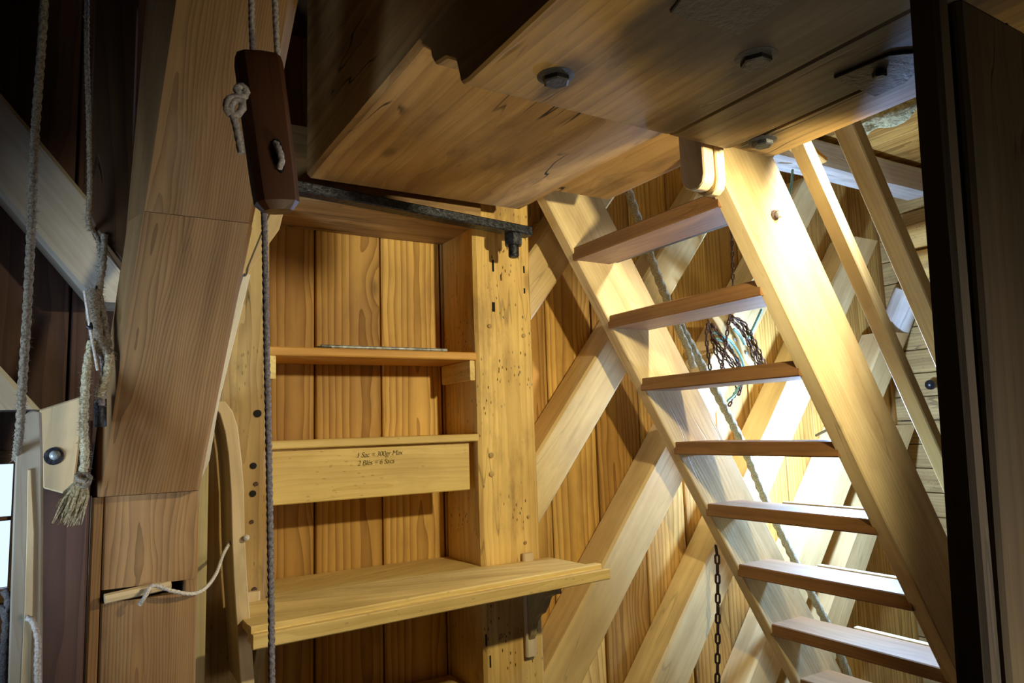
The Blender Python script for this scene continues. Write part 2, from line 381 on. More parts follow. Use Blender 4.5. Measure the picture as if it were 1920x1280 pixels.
# back wall with the window opening at its far left: X -.75..-.165, z -.40..-.03
WX0, WX1, WZ0, WZ1 = -.75, -.165, -.42, -.04
wall = tag(box('wall_back', (WX1, YB+.034, FLOOR), (XR+.1, YB+.09, CEIL+.088), 'backing', axis=2, n=1, jit=0), kind='structure')
box('backing_panel', (XL-.1, YB+.034, WZ1), (WX1, YB+.09, CEIL+.088), 'backing', wall, n=1, jit=0)
box('backing_panel', (XL-.1, YB+.034, FLOOR), (WX1, YB+.09, WZ0), 'backing', wall, n=1, jit=0)
box('backing_panel', (XL-.1, YB+.034, WZ0), (WX0, YB+.09, WZ1), 'backing', wall, n=1, jit=0)
x0 = .465 - .256*8
while x0 < XR:
    a_, b_ = x0+.0036, x0+.256-.0036; yo = random.uniform(-.004, .004)
    def pl(z0, z1, a_=a_, b_=b_): box('plank', (a_, YB+yo, z0), (b_, YB+.033+yo, z1), 'plank' if a_ > .2 else 'darkplank', wall, axis=2, n=4, c=.004)  # leftmost boards: shade put into the colour as a darker plank wood
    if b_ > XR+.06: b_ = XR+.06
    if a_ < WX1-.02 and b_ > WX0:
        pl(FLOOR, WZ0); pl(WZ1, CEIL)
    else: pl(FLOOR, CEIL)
    x0 += .256
# left wall, right wall, rear wall
wl = tag(box('wall_left', (XL-.10, YR, FLOOR), (XL-.034, YB+.09, CEIL+.088), 'backing', axis=2, n=1, jit=0), kind='structure')
k = YR
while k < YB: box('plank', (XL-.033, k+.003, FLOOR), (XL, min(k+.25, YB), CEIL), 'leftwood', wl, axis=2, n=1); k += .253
wr = tag(box('wall_rear', (XL, YR-.09, FLOOR), (XR, YR-.034, CEIL+.088), 'backing', axis=2, n=1, jit=0), kind='structure')
k = XL
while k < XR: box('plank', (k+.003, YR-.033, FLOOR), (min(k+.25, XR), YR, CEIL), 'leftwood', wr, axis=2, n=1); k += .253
wg = tag(box('wall_right', (XR+.034, YR, FLOOR), (XR+.10, YB+.09, CEIL+.088), 'backing', axis=2, n=1, jit=0), kind='structure')
k = FLOOR
while k < CEIL: box('plank', (XR, YR, k+.002), (XR+.033, YB, min(k+.14, CEIL)), 'oldpost', wg, axis=1, n=2); k += .143

# window on the left
wn = tag(box('window_1', (WX0-.03, YB-.012, WZ1-.012), (WX1+.006, YB+.04, WZ1+.028), 'leftwood'), kind='structure')
box('window_frame', (WX0-.03, YB-.012, WZ0-.03), (WX1+.006, YB+.04, WZ0+.01), 'leftwood', wn)
box('window_frame', (WX0-.03, YB-.01, WZ0), (WX0+.012, YB+.04, WZ1), 'leftwood', wn, axis=2)
box('window_frame', (WX1-.008, YB-.01, WZ0), (WX1+.006, YB+.04, WZ1), 'leftwood', wn, axis=2)
box('glazing_bar', (WX0, YB+.005, -.2175), (WX1, YB+.025, -.2055), 'leftwood', wn)
for xa, xb in ((WX0+.012, -.46), (-.448, WX1-.008)):
    box('pane', (xa, YB+.012, WZ0+.01), (xb, YB+.015, WZ1-.012), 'glass', wn, axis=0, n=1, jit=0, c=.0005)
box('glazing_bar', (-.46, YB+.005, WZ0), (-.448, YB+.025, WZ1), 'leftwood', wn, axis=2)

# ------------------------------------------------------------------ diagonal wall braces
BF = 2.43; ANG = math.radians(51.2); BT = (YB-BF)
def brace(name, xz0, width_x, za, zb, label, mirror=False, group='diagonal braces of the plank wall', atpost=False):
    s = -1 if mirror else 1
    d = V((s*math.cos(ANG), 0, math.sin(ANG))); c0 = V((xz0+s*width_x/2*1.0, (BF+YB)/2, 0)); wd = width_x*math.sin(ANG)
    a = c0 + d*(za/d.z); b_ = c0 + d*(zb/d.z)
    if atpost: a = c0 + d*((1.498-c0.x)/d.x)
    o = timber(name, a, b_, BT-.004, wd, Y, 'brace', None, .010, 14, .004, cuts=(X if atpost else Z, Z))
    return tag(o, label, 'brace', group)
brace('diagonal_brace', .985, .225, -.2, 1.45, 'pale diagonal brace rising from the top of the right shelf post behind the ladder top', atpost=True)
brace('diagonal_brace', 1.645, .225, -.6, CEIL-.01, 'pale diagonal brace meeting the shelf post above the wide shelf, with a dark chipped edge', atpost=True)
brace('diagonal_brace', 2.325, .235, -1.55, 1.34, 'pale diagonal brace passing behind the right end of the wide shelf', atpost=True)
brace('diagonal_brace', 2.975, .245, -1.55, 1.05, 'pale diagonal brace behind the black hanging chain at the bottom')
brace('diagonal_brace', 3.645, .235, -1.55, .50, 'pale diagonal brace low behind the bottom steps of the ladder')
brace('diagonal_brace', 4.085, .225, -1.55, -.05, 'pale diagonal brace farthest right, seen between the lowest ladder steps and the corner')
# mirrored ones on the left
p1 = atY(0, 171, BF); p2 = atY(0, 356, BF); p3 = atY(0, 657, BF); d_ = math.cos(ANG)/math.sin(ANG)
wx = (p1.z-p2.z)*d_
def lbrace(zt, z0, z1, label):
    pt = V((p1.x, BF, zt)); x_at0 = pt.x + pt.z*d_
    c0 = x_at0-wx/2; dd = V((-math.cos(ANG), 0, math.sin(ANG))); c = V((c0, (BF+YB)/2, 0))
    tag(timber('diagonal_brace', c+dd*(z0/dd.z), c+dd*(z1/dd.z), BT-.002, wx*math.sin(ANG), Y, 'whitened', None, .012, 12, .004, cuts=(Z, Z)),
        label, 'brace', 'grey braces on the dark left planks')
lbrace(p1.z, .42, CEIL-.02, 'grey-white diagonal brace sloping down from the upper left edge behind the hanging rope')
lbrace(p3.z, .10, .9, 'grey-white diagonal brace lower left, ending behind the pale bolted board')

# ------------------------------------------------------------------ posts and alcove
PF = 2.314
post = tag(timber('wall_post', (1.368, (PF+YB)/2, FLOOR), (1.368, (PF+YB)/2, CEIL-.01), .252, YB-PF-.004, X, 'post', None, .012, 20, .0035),
           'pale worm-eaten post on the right of the shelves, full of nail holes', 'post')
for (px, py, r) in ((918, 611, .008), (982, 629, .008), (921, 853, .010), (922, 888, .010), (940, 1192, .009), (985, 1017, .006), (991, 968, .006)):
    q = atY(px, py, PF-.001); disc('peg', q, -Y, r, .003, 'oldpost', post, 10)
for (px, py, dx, dz) in ((925, 498, .004, .022), (926, 575, .006, .018), (983, 505, .003, .014), (984, 545, .003, .01), (940, 520, .002, .012), (920, 1240, .003, .02), (912, 1200, .003, .02)):
    q = atY(px, py, PF-.0015); box('gouge', (q.x-dx, q.y, q.z-dz), (q.x+dx, q.y+.004, q.z+dz), 'backing', post, axis=2, n=1, jit=0, c=.002)
lpost = tag(timber('wall_post', (.372, (PF+YB)/2, FLOOR), (.372, (PF+YB)/2, CEIL-.01), .252, YB-PF-.004, X, 'oldpost', None, .012, 20, .0035),
            'stained knotty post on the left of the shelves, behind the thin hanging cord', 'post')
for (px, py, r) in ((475, 873, .010), (474, 925, .010), (483, 775, .012)):
    q = atY(px, py, PF-.001); disc('bolt_hole', q, -Y, r, .002, 'backing', lpost, 12)
for (px, py, r) in ((480, 907, .007), (477, 1105, .008), (472, 978, .006)):
    q = atY(px, py, PF-.001); disc('screw_head', q, -Y, r, .003, 'rust', lpost, 10)
q = atY(716, 447, YB); LZ = q.z
lint = tag(box('alcove_lintel', (.50, 2.25, LZ), (1.24, YB-.005, LZ+.25), 'beam', axis=0, n=8, jit=.004),
           'rough dark timber lintel over the top of the alcove, behind the iron strap', 'lintel')

# upper shelf with cleats
SH = 'shelves between the two posts'
uz1, uz0 = .287, .259
sh = empty('wall_shelf', (.87, 2.45, uz0), 'narrow orange pine shelf, uppermost of the alcove, with a steel rod on it', 'shelf', SH)
box('shelf_board', (.500, PF, uz0), (1.240, YB-.006, uz1), 'shelforange', sh)
for px, xa in ((513, .501), (882, 1.218)):
    box('cleat', (xa, PF+.012, uz0-.075), (xa+.020, YB-.03, uz0), 'shelf', sh, axis=1, c=.003)
rod = tag(tube('steel_rod', [V((.668, 2.336, uz1)), V((1.13, 2.336, uz1))], .0065, 'galvanised', None, 10),
          'thin round steel rod lying on the uppermost shelf', 'rod')
q = rod.location; dz_ = (uz1+.0072+EYE)-q.z; rod.location.z += dz_
tag(box('metal_strip', (.650, 2.320, uz1+.0005), (.70, 2.329, uz1+.006), 'iron'), 'short flat dark metal strip beside the steel rod on the top shelf', 'strip')

# middle shelf with apron board
mz1, mz0 = -.012, -.038
sh2 = empty('wall_shelf', (.87, 2.45, mz0), 'pale middle shelf of the alcove with a deep front board carrying handwriting', 'shelf', SH)
box('shelf_board', (.500, PF, mz0), (1.240, YB-.006, mz1), 'shelf', sh2)
ap = box('front_board', (.500, PF+.028, -.212), (1.214, PF+.052, mz0), 'shelf', sh2, n=6)
def writing(txt, px, py, size, rot):
    cu = bpy.data.curves.new('writing', 'FONT'); cu.body = txt; cu.size = size; cu.extrude = .0004; cu.shear = .25; cu.offset = -.0003
    cu.space_character = .92; cu.materials.append(M('ink'))
    o = bpy.data.objects.new('handwriting', cu); COL.objects.link(o)
    q = up(atY(px, py, PF+.0268)); o.matrix_world = Matrix.Translation(q) @ Matrix.Rotation(rot, 4, 'Y') @ Matrix.Rotation(math.pi/2, 4, 'X')
    dg = bpy.context.evaluated_depsgraph_get(); me = bpy.data.meshes.new_from_object(o.evaluated_get(dg)); mw_ = o.matrix_world.copy()
    bpy.data.objects.remove(o); o = bpy.data.objects.new('handwriting', me); COL.objects.link(o); o.matrix_world = mw_
    parent(o, ap)
writing('1 Sac = 300gr Max', 668, 858, .024, -.02)
writing('2 Blés = 6 Sacs', 670, 873, .024, -.02)

# wide shelf with lip and curved brackets
bz = -.483
big = empty('wall_shelf', (.95, 2.2, bz), 'wide pale shelf with raised front lip running across both posts, lowest but one', 'shelf', SH)
pr = [(.385, 1.945), (1.555, 2.03), (1.53, PF), (.385, PF)]
poly('shelf_board', [V((x, y, bz)) for x, y in pr][::1], .022, 'shelf', big, (0, 0, -1), .002)
poly('shelf_board', [V((.503, PF, bz)), V((1.238, PF, bz)), V((1.238, YB-.008, bz)), V((.503, YB-.008, bz))], .022, 'shelf', big, (0, 0, -1), .001)
fa, fb = V((.380, 1.945, 0)), V((1.575, 2.032, 0)); fd = (fb-fa).normalized(); fn = V((fd.y, -fd.x, 0))
def lip(name, off0, off1, z0, z1, xa=0, xb=0):
    a_ = fa+fn*((off0+off1)/2)+fd*xa; b_ = fb+fn*((off0+off1)/2)-fd*xb
    timber(name, V((a_.x, a_.y, (z0+z1)/2)), V((b_.x, b_.y, (z0+z1)/2)), abs(off1-off0), z1-z0, fn, 'shelf', big, .003, 8, .0008)
lip('front_lip', -.032, .0, bz-.03, bz+.012, 0, .02)
lip('front_rail', .0, .022, bz-.040, bz-.004)
def bracket(x):
    r = empty('shelf_bracket', (x, PF, bz-.23), 'pale scroll-cut wooden bracket under the right end of the wide shelf' if x > 1 else
              'pale wooden bracket under the left end of the wide shelf, beside the curved batten', 'bracket', 'brackets under the wide shelf')
    box('back_plate', (x-.022, PF-.022, bz-.335), (x+.022, PF-.001, bz+.028), 'pale', r, axis=2, c=.005)
    prof = [(a, b_*1.42) for a, b_ in [(0, 0), (0, -.165), (-.015, -.15), (-.030, -.118), (-.055, -.098), (-.082, -.088), (-.105, -.068), (-.125, -.045), (-.160, -.034), (-.185, -.03), (-.185, 0)]]
    poly('scroll_arm', [V((x-.014, PF-.022+a, bz-.042+b_)) for a, b_ in prof], .028, 'olive', r, (1, 0, 0), .002)
bracket(1.425); bracket(.452)
low = empty('wall_shelf', (.87, 2.45, -.86), 'lowest shelf, only its back corner showing at the bottom edge', 'shelf', SH)
q = atY(845, 1262, YB)
box('shelf_board', (.503, PF-.02, q.z-.028), (1.236, YB-.008, q.z), 'shelf', low)

# ------------------------------------------------------------------ iron strap and bolt under the big beam
st = empty('iron_strap', (1.0, 2.2, .78), 'black iron strap under the end of the large beam, with a hanging bolt', 'strap')
sa, sb = V((.50, 2.185, .775)), V((1.405, 2.185, .728))
timber('strap_bar', sa, sb, .055, .034, Y, 'iron', st, .004, 24, .0018)
bq = V((1.338, 2.185, .712))
disc('nut', bq, -Z, .036, .042, 'iron', st, 6); 
ring_sweep('bolt_shank', [bq+V((0, 0, -.04-.0035*i)) for i in range(14)], lambda i, th: .0205*(1 if i % 2 else .9)*(.8 if i > 12 else 1), 'iron', st, 14)

# ------------------------------------------------------------------ big beams
def soot(o, pts):
    inv = o.matrix_basis.inverted(); return [(inv @ up(p), r, a) for p, r, a in pts]
ba = timber('ceiling_beam', (.964, -1.0, 1.15), (.964, 2.15, 1.15), .785, .70, X, 'beam', None, .012, 40, .006)
tag(ba, 'huge square beam with cracked pale underside running to the wall above the iron strap', 'beam')
bc = timber('ceiling_beam', (1.492, -1.0, .975), (1.492, 1.965, .975), .262, .31, X, 'beam', None, .006, 20, .003)
tag(bc, 'narrower smooth beam along the right of the huge beam, above the ladder top', 'beam')
# lower bolster with shaped tail
BX0, BX1, BZ0, BZ1 = .566, 1.385, .62, .796
prof = [(-1.0, BZ0), (1.065, BZ0), (1.092, BZ0+.006), (1.100, BZ0+.03), (1.11, BZ0+.06), (1.15, BZ0+.085), (1.20, BZ0+.095), (1.215, BZ0+.115), (1.22, BZ0+.135), (1.275, BZ1), (-1.0, BZ1)]
def onBX(px, py):
    d = _F + _R*((px-960)/F_PX) - _U*((py-640)/F_PX); return (d*(BZ0/d.z)).x
widths = (BX0, onBX(1259, 254), onBX(1470, 235), BX1)     # three planks side by side
lb = empty('bolster', (.97, .6, BZ0), 'dark soot-stained lower timber with shaped tail, iron plates and sunken bolts', 'beam')
dx_ = .0012
def bol(xa, xb, lw, rnd_=0):
    pts = [V((xa, yy, zz)) for yy, zz in prof]
    return poly('beam_plank', pts, xb-xa, lw, lb, (1, 0, 0), .004)
def onB(px, py, z=BZ0):
    d = _F + _R*((px-960)/F_PX) - _U*((py-640)/F_PX); return d*(z/d.z)
S_pts = [(onB(1400, -10), .20, .95), (onB(1640, 10), .33, .97), (onB(1640, 140), .13, .95), (onB(1540, 60), .14, .8), (onB(1420, 110), .055, .9), (onB(1430, 264), .05, .8),
         (onB(1050, 142), .05, .7), (onB(1220, 60), .05, .6), (onB(960, -120), .16, .9)]
mats_b = []
for i in range(3):
    xa, xb = widths[i], widths[i+1]
    pc = sum([V((xa, yy, zz)) for yy, zz in prof], V())/len(prof) + 0*X
    # local frame of poly(): compute after creation, then give the plank its own stained material
    if i == 2:
        prof_r = [(yy-(.0 if yy < 1.0 else .012), zz) for yy, zz in prof]
        pts = [V((xa+dx_, yy, zz)) for yy, zz in prof_r]
    else: pts = [V((xa+dx_, yy, zz)) for yy, zz in prof]
    o = poly('beam_plank', pts, xb-xa-2*dx_, 'beam', lb, (1, 0, 0), .005)
    mat = wood('bolster%d' % i, (144, 112, 62), (86, 64, 34), ring=12, contrast=.35, knots=.35, cracks=.8, grime=.55, grime_col=(66, 46, 30), var=.1, fibre=.7, bump=.3, spots=soot(o, S_pts))
    o.data.materials.clear(); o.data.materials.append(mat)
def sunk_bolt(px, py, r):
    q = onB(px, py); disc('bolt_recess', q+V((0, 0, .004)), -Z, r*1.3, .0055, 'iron2', lb, 20)
    disc('bolt_head', q+V((.004, .004, -.001)), -Z, r*.95, .010, 'iron2', lb, 6)
sunk_bolt(1042, 143, .026); sunk_bolt(1418, 108, .028); sunk_bolt(1430, 264, .024)
def plate(pts, name='iron_plate'):
    return poly(name, [onB(*p)+V((0, 0, .002)) for p in pts], .007, 'iron2', lb, (0, 0, -1), .002)
plate([(1255, 20), (1385, 62), (1480, -5), (1520, -60), (1340, -90)])
plate([(1562, 143), (1640, 178), (1700, 150), (1760, 90), (1668, 98)])
q = onB(1648, 130); disc('bolt_head', q+V((0, 0, -.004)), -Z, .012, .012, 'iron', lb, 6)
# pair of hanging wedge boards at the bolster's end
wd_ = empty('wedge_block', (1.3, 1.2, .6), 'cluster of thin round-ended boards hanging under the bolster end beside the ladder', 'wedge')
for i, (pxa, pxb, yb) in enumerate(((1322, 1343, 352), (1347, 1364, 362))):
    qa, qb = atY(pxa, yb, 1.115), atY(pxb, yb, 1.115); wz = qb.z; xa, xb = qa.x, qb.x; y0, y1, z1 = 1.115, 1.19, .795
    pts = [V((xa, y0, z1)), V((xa, y0, wz+.030)), V((xa, y0+.006, wz+.010)), V((xa, y0+.022, wz)), V((xa, y1-.03, wz+.002)), V((xa, y1-.012, wz+.012)), V((xa, y1, wz+.035)), V((xa, y1, z1))]
    poly('wedge_board', pts, xb-xa, 'pale', wd_, (1, 0, 0), .003)

# ------------------------------------------------------------------ ladder stair
CT = .612; XF = 2.050                       # stringer front edge at z = 0, run per rise
lad = empty('ladder_stair', (2.9, 1.85, FLOOR), 'steep open wooden ladder stair with flat treads seen from below', 'ladder')
sd = V((-CT, 0, 1)).normalized(); sn = V((1, 0, CT)).normalized()      # along the stringer; across it (upwards)
SWID = .258
def stringer(y0, y1, ztop, mat, nm='stringer'):
    c0 = V((XF, (y0+y1)/2, 0)) + sn*(SWID/2)
    zb = FLOOR+.002
    ca, cb = c0 + sd*((zb-c0.z)/sd.z), c0 + sd*((ztop-c0.z)/sd.z)
    return timber(nm, ca, cb, y1-y0, SWID, Y, mat, lad, .004, 14, .0012, cuts=(Z, Z))
s_far = stringer(2.215, 2.272, .94, 'stringer'); s_near = stringer(1.420, 1.482, .94, 'stringer')
tz = [.704, .441, .190, -.074, -.338, -.606, -.880, -1.14, -1.38]
for i, z in enumerate(tz):
    xf = XF + .016 - z*CT + (.0 if i < 6 else .01); dep = .205 if i > 0 else .18
    box('tread', (xf, 1.470, z-.052), (xf+dep, 2.226, z), 'ladder', lad, axis=1, c=.004, n=6, jit=.0012)
    if i >= 4: box('nosing_strip', (xf+dep, 1.50, z-.020), (xf+dep+.028, 2.0-.02*(i-4), z+.006), 'rail', lad, axis=1, c=.002)
    if i == 0: box('nosing_strip', (xf+dep, 1.50, z-.050), (xf+dep+.02, 2.19, z-.012), 'iron', lad, axis=1, c=.002)
q = atY(1457, 402, 1.420)
disc('bolt_plate', q+V((-.012, 0, -.004)), -Y, .018, .002, 'rust', lad, 8)
disc('bolt_nut', q+V((0, -.001, 0)), -Y, .013, .012, 'galvanised', lad, 6)
# handrails beside the ladder
def rail(x_at0, Yc, z0, z1, label, w_=.045, t_=.055):
    a = V((x_at0 - z0*.597, Yc, z0)); b_ = V((x_at0 - z1*.597, Yc, z1))
    return tag(timber('handrail', a, b_, t_, w_, Y, 'rail', None, .004, 14, .0012), label, 'handrail', 'handrails of the ladder')
rail(2.575, 1.45, -1.55, CEIL-.03, 'pale square handrail nearer the ladder, right of its bright stringer')
rail(2.915, 1.45, -1.55, CEIL-.03, 'pale square handrail farther right, next to the dark foreground post', .058, .075)

# thick rope banister on the wall side
rp = empty('rope_banister', (2.3, 2.33, .3), 'thick twisted hemp rope strung diagonally behind the ladder steps', 'rope')
pts = [atY(*q, 2.32) for q in ((1150, 300), (1175, 350), (1212, 460), (1250, 560), (1278, 615), (1305, 665), (1350, 750), (1392, 832), (1432, 930), (1482, 1035), (1525, 1120), (1560, 1190), (1600, 1290))]
rope('rope', pts, .0195, 'hemp', rp, 8, 0)
q1 = [atY(*q, 2.305) for q in ((1266, 600), (1276, 625), (1290, 655), (1300, 690))]
rope('rope_splice', q1, .016, 'hemp', rp, 8)

# ------------------------------------------------------------------ chains, hook, blue rope
hk = empty('hook_arm', (2.6, 2.36, .25), 'curved pale wooden arm with two round bolts carrying the rusty chains', 'hook')
arm = [(1322, 575), (1341, 602), (1360, 634), (1392, 668), (1412, 692), (1426, 700), (1436, 690), (1420, 668), (1395, 642), (1372, 612), (1352, 575)]
poly('arm', [atY(*q, 2.375) for q in arm], .03, 'brace', hk, (0, 1, 0), .003)
for q in ((1377, 636), (1399, 662)): disc('bolt_head', atY(*q, 2.3745), -Y, .0085, .005, 'galvanised', hk, 12)
cb = empty('chain_bundle', (2.6, 2.34, .2), 'rusty thin chain looped over the wooden arm behind the third ladder step', 'chain')
LNK = (.034, .020, .0040, 'rust')
for k, (yy, pts) in enumerate((
    (2.35, [(1328, 600), (1336, 630), (1352, 662), (1382, 700), (1378, 738), (1366, 762)]),
    (2.335, [(1326, 606), (1342, 640), (1362, 664), (1392, 702), (1384, 745)]),
    (2.35, [(1331, 612), (1340, 655), (1352, 680), (1372, 712)]),
    (2.33, [(1334, 606), (1350, 628), (1370, 655), (1385, 680), (1396, 712)]),
    (2.325, [(1326, 606), (1325, 640), (1329, 670), (1332, 700)]),
    (2.32, [(1368, 590), (1364, 620), (1360, 650), (1355, 680), (1350, 705)]),
    (2.345, [(1368, 592), (1384, 600), (1398, 618), (1412, 645), (1424, 668), (1436, 700)]),
    (2.335, [(1368, 596), (1384, 612), (1400, 636), (1410, 662), (1424, 698)]),
    (2.325, [(1370, 600), (1388, 616), (1404, 642), (1418, 664), (1430, 700)]),
    (2.33, [(1372, 594), (1394, 604), (1408, 626), (1420, 650), (1430, 672), (1440, 702)]))):
    chain(cb, [atY(*q, yy) for q in pts], *LNK, twist0=k*.7)
ch = empty('hanging_chain', atY(1372, 540, 2.36), 'thin rusty chain hanging straight down behind the top gap of the ladder', 'chain', 'hanging chains')
chain(ch, [atY(*q, 2.36) for q in ((1370, 380), (1373, 470), (1374, 540), (1369, 600))], .034, .018, .0035, 'rust')
br = empty('blue_rope', (2.6, 2.35, .2), 'pale blue nylon rope tangled with the rusty chain bundle', 'rope')
for pts in ([(1338, 622), (1356, 634), (1372, 655), (1388, 695)], [(1342, 634), (1362, 644), (1378, 668), (1392, 698), (1380, 735), (1364, 752)],
            [(1376, 616), (1388, 630), (1396, 646)], [(1428, 580), (1412, 615), (1400, 640)], [(1350, 628), (1370, 640), (1388, 668), (1398, 700)]):
    rope('strand', [atY(*q, 2.34) for q in pts], .0065, 'bluecord', br, 7, seg=9)
bl = empty('hanging_chain', atY(1345, 1150, 2.25), 'heavy black chain hanging from the ladder stringer at the bottom', 'chain', 'hanging chains')
chain(bl, [atY(1342, 1022, 2.30), atY(1345, 1050, 2.30), atY(1346, 1150, 2.30), atY(1345, 1290, 2.30), atY(1345, 1330, 2.30)], .050, .027, .0055, 'darkchain')

# ------------------------------------------------------------------ upper right corner
jo = tag(timber('ceiling_joist', (2.95, 2.33, 1.405), (4.34, 2.33, 1.405), .14, .165, Y, 'whitened', None, .014, 16, .008),
         'whitened rough joist under the ceiling boards behind the handrails', 'joist')
for (pa, pb, wd) in (((1590, 262), (1690, 205), .075),):
    a, b_ = atY(*pa, 1.9), atY(*pb, 1.65)
    ps = spline([a, a.lerp(b_, .4)+V((0, 0, .02)), b_, V((b_.x+.03, b_.y-.06, (b_.z+CEIL)/2+.03)), V((b_.x+.03, b_.y-.08, CEIL))], .02)
    r0 = [random.uniform(.7, 1.25) for _ in ps]
    o = ring_sweep('fleece_wad', ps, lambda i, th: .055*(.75+.5*mnoise.noise(V((i*.35, math.cos(th)*1.6, math.sin(th)*1.6))))*math.sin(math.pi*(i+1.2)/(len(ps)+1.4))**.4, 'wool', None, 18)
    tag(o, 'pale woolly wad of insulation stuffed beneath the ceiling beside the bolster', 'insulation')
tag(rope('light_blue_cord', [atY(1486, 318, 2.28), atY(1484, 345, 2.28), atY(1478, 380, 2.28)], .007, 'bluecord', None, 7, seg=9), 'short pale blue cord hanging from the joist right of the bright stringer', 'rope')
wp = tag(timber('hanging_board', atY(1480, 262, 2.22), atY(1535, 305, 2.22), .10, .03, (0, 1, 0), 'shelforange', None, .004, 4), 'short reddish board end below the insulation, between ladder and handrails', 'board')
# round timbers against the right wall
def log(name, a, b_, r, mat, label, cat='timber', grp=None):
    a, b_ = V(a), V(b_); ps = [a.lerp(b_, i/16) for i in range(17)]
    t, u, v = frame(a, b_, (0, 0, 1)); L = (b_-a).length; vs, fs = [], []
    for i in range(17):
        for j in range(16):
            th = 2*math.pi*j/16; rr = r*(1+.10*mnoise.noise(V((i*.3, math.cos(th)*1.3, math.sin(th)*1.3+a.z*5))))*(.93 if i in (0, 16) else 1)
            vs.append((-L/2+L*i/16, rr*math.cos(th), rr*math.sin(th)))
    for i in range(16):
        for j in range(16): fs.append((i*16+j, i*16+(j+1) % 16, (i+1)*16+(j+1) % 16, (i+1)*16+j))
    fs += [tuple(reversed(range(16))), tuple(range(256, 272))]
    R = Matrix((t, u, v)).transposed()
    return tag(mesh(name, vs, fs, mat, Matrix.Translation(up((a+b_)/2)) @ R.to_4x4(), None, 50), label, cat, grp)
zz1 = atX(1700, 448, XR-.09).z; zz2 = atX(1700, 500, XR-.09).z
log('round_timber', (XR-.085, .6, zz1), (XR-.085, 2.40, zz1), .075, 'post', 'upper round timber lying along the right wall, seen between the handrails and dark post', grp='round timbers on the right wall')
log('round_timber', (XR-.095, .6, zz2-.01), (XR-.095, 2.42, zz2-.01), .085, 'post', 'lower round timber along the right wall with rounded underside', grp='round timbers on the right wall')
a, b_ = atX(1668, 640, XR-.08), atX(1705, 545, XR-.08)
log('round_strut', a+(a-b_)*2.4, b_, .085, 'whitened', 'rounded whitish strut leaning below the round timbers on the right wall', 'strut')
q = atX(1741, 721, XR-.10)
kb = tag(disc('door_knob', q+V((.02, 0, 0)), (-1, -.35, 0), .030, .03, 'blackknob', None, 20, dome=True), 'round black knob on the right wall beside the dark foreground post', 'knob')
disc('knob_stem', q+V((.13, .03, 0)), (-1, -.25, 0), .012, .11, 'blackknob', kb, 10)

# ------------------------------------------------------------------ cold work lamp behind the ladder
lc = atY(1572, 802, 2.14)
lmp = empty('work_lamp', (lc.x, BF, lc.z), 'glaring cold white lamp hidden behind the right ladder stringer', 'lamp')
ps = []
R_ = .036; vs, fs = [], []
for i in range(1, 8):
    for j in range(14):
        th = math.pi*i/8; a = 2*math.pi*j/14; vs.append((R_*math.sin(th)*math.cos(a), R_*math.cos(th), R_*math.sin(th)*math.sin(a)))
for i in range(6):
    for j in range(14): fs.append((i*14+j, i*14+(j+1) % 14, (i+1)*14+(j+1) % 14, (i+1)*14+j))
fs += [tuple(range(14)), tuple(reversed(range(84, 98)))]
mesh('bulb', vs, fs, 'bulbglass', Matrix.Translation(up(lc)), lmp, 179)
tube('socket', [lc+V((.018, .030, 0)), lc+V((.05, .075, 0))], .018, 'iron', lmp, 12)
tube('lamp_arm', [lc+V((.045, .07, 0)), lc+V((0.12, .17, -.02)), V((lc.x+.24, BF+.01, lc.z-.04))], .007, 'iron', lmp, 8)

# ------------------------------------------------------------------ leaning post on the left
lp = empty('leaning_post', (.14, 1.8, -.11), 'large brown leaning timber post crossing the left of the view from top to bottom', 'post')
def loft(nm, A, B, n=14):
    """A, B = (z, list of (x, y)) outlines at two heights"""
    ca = V((sum(q[0] for q in A[1])/len(A[1]), sum(q[1] for q in A[1])/len(A[1]), A[0]))
    cb_ = V((sum(q[0] for q in B[1])/len(B[1]), sum(q[1] for q in B[1])/len(B[1]), B[0]))
    t, u, v = frame(ca, cb_, X); Rm = Matrix((t, u, v)).transposed(); Ri = Rm.transposed(); mid = (ca+cb_)/2; k = len(A[1]); vs, fs = [], []
    for i in range(n+1):
        f = i/n
        for (ax, ay), (bx, by) in zip(A[1], B[1]):
            w_ = V((ax+(bx-ax)*f, ay+(by-ay)*f, A[0]+(B[0]-A[0])*f)); q = Ri @ (w_-mid)
            nv = mnoise.noise_vector(V((w_.z*2.5, ax*9, ay*9))); q.y += nv.x*.002; q.z += nv.y*.002; vs.append(q)
    fs = [tuple(reversed(range(k))), tuple(range(n*k, n*k+k))]
    for i in range(n):
        for j_ in range(k): fs.append((i*k+j_, i*k+(j_+1) % k, (i+1)*k+(j_+1) % k, (i+1)*k+j_))
    return mesh(nm, vs, fs, 'lean', Matrix.Translation(up(mid)) @ Rm.to_4x4(), lp, 25)
def outl(z, x0, y0, wr, lc, rc):
    return (z, [(x0, y0), (x0+wr, y0), (x0+wr+rc, y0+.03), (x0+wr+rc, y0+.2), (x0-lc, y0+.2), (x0-lc, y0+.08)])
loft('lower_beam', outl(-.115, .036, 1.80, .192, .022, .010), outl(.4544, .089, 1.55, .200, .024, .012))
loft('upper_beam', outl(.4556, .089, 1.55, .200, .024, .012), outl(1.50, .185, 1.12, .200, .078, .036))
cs = empty('post_casing', (.14, 1.95, FLOOR), 'brown box-like upright below the leaning post, with a slot holding a corded peg', 'post')
zs0, zs1 = atY(185, 1130, 1.83).z, atY(185, 1105, 1.83).z; 
slot_l, slot_r = atY(184, 1118, 1.83), atY(342, 1098, 1.83)
cx0, cx1 = .022, .238
box('front_board', (.046, 1.83, slot_l.z+.012), (cx1, 1.86, -.118), 'lean', cs, axis=2, n=6)
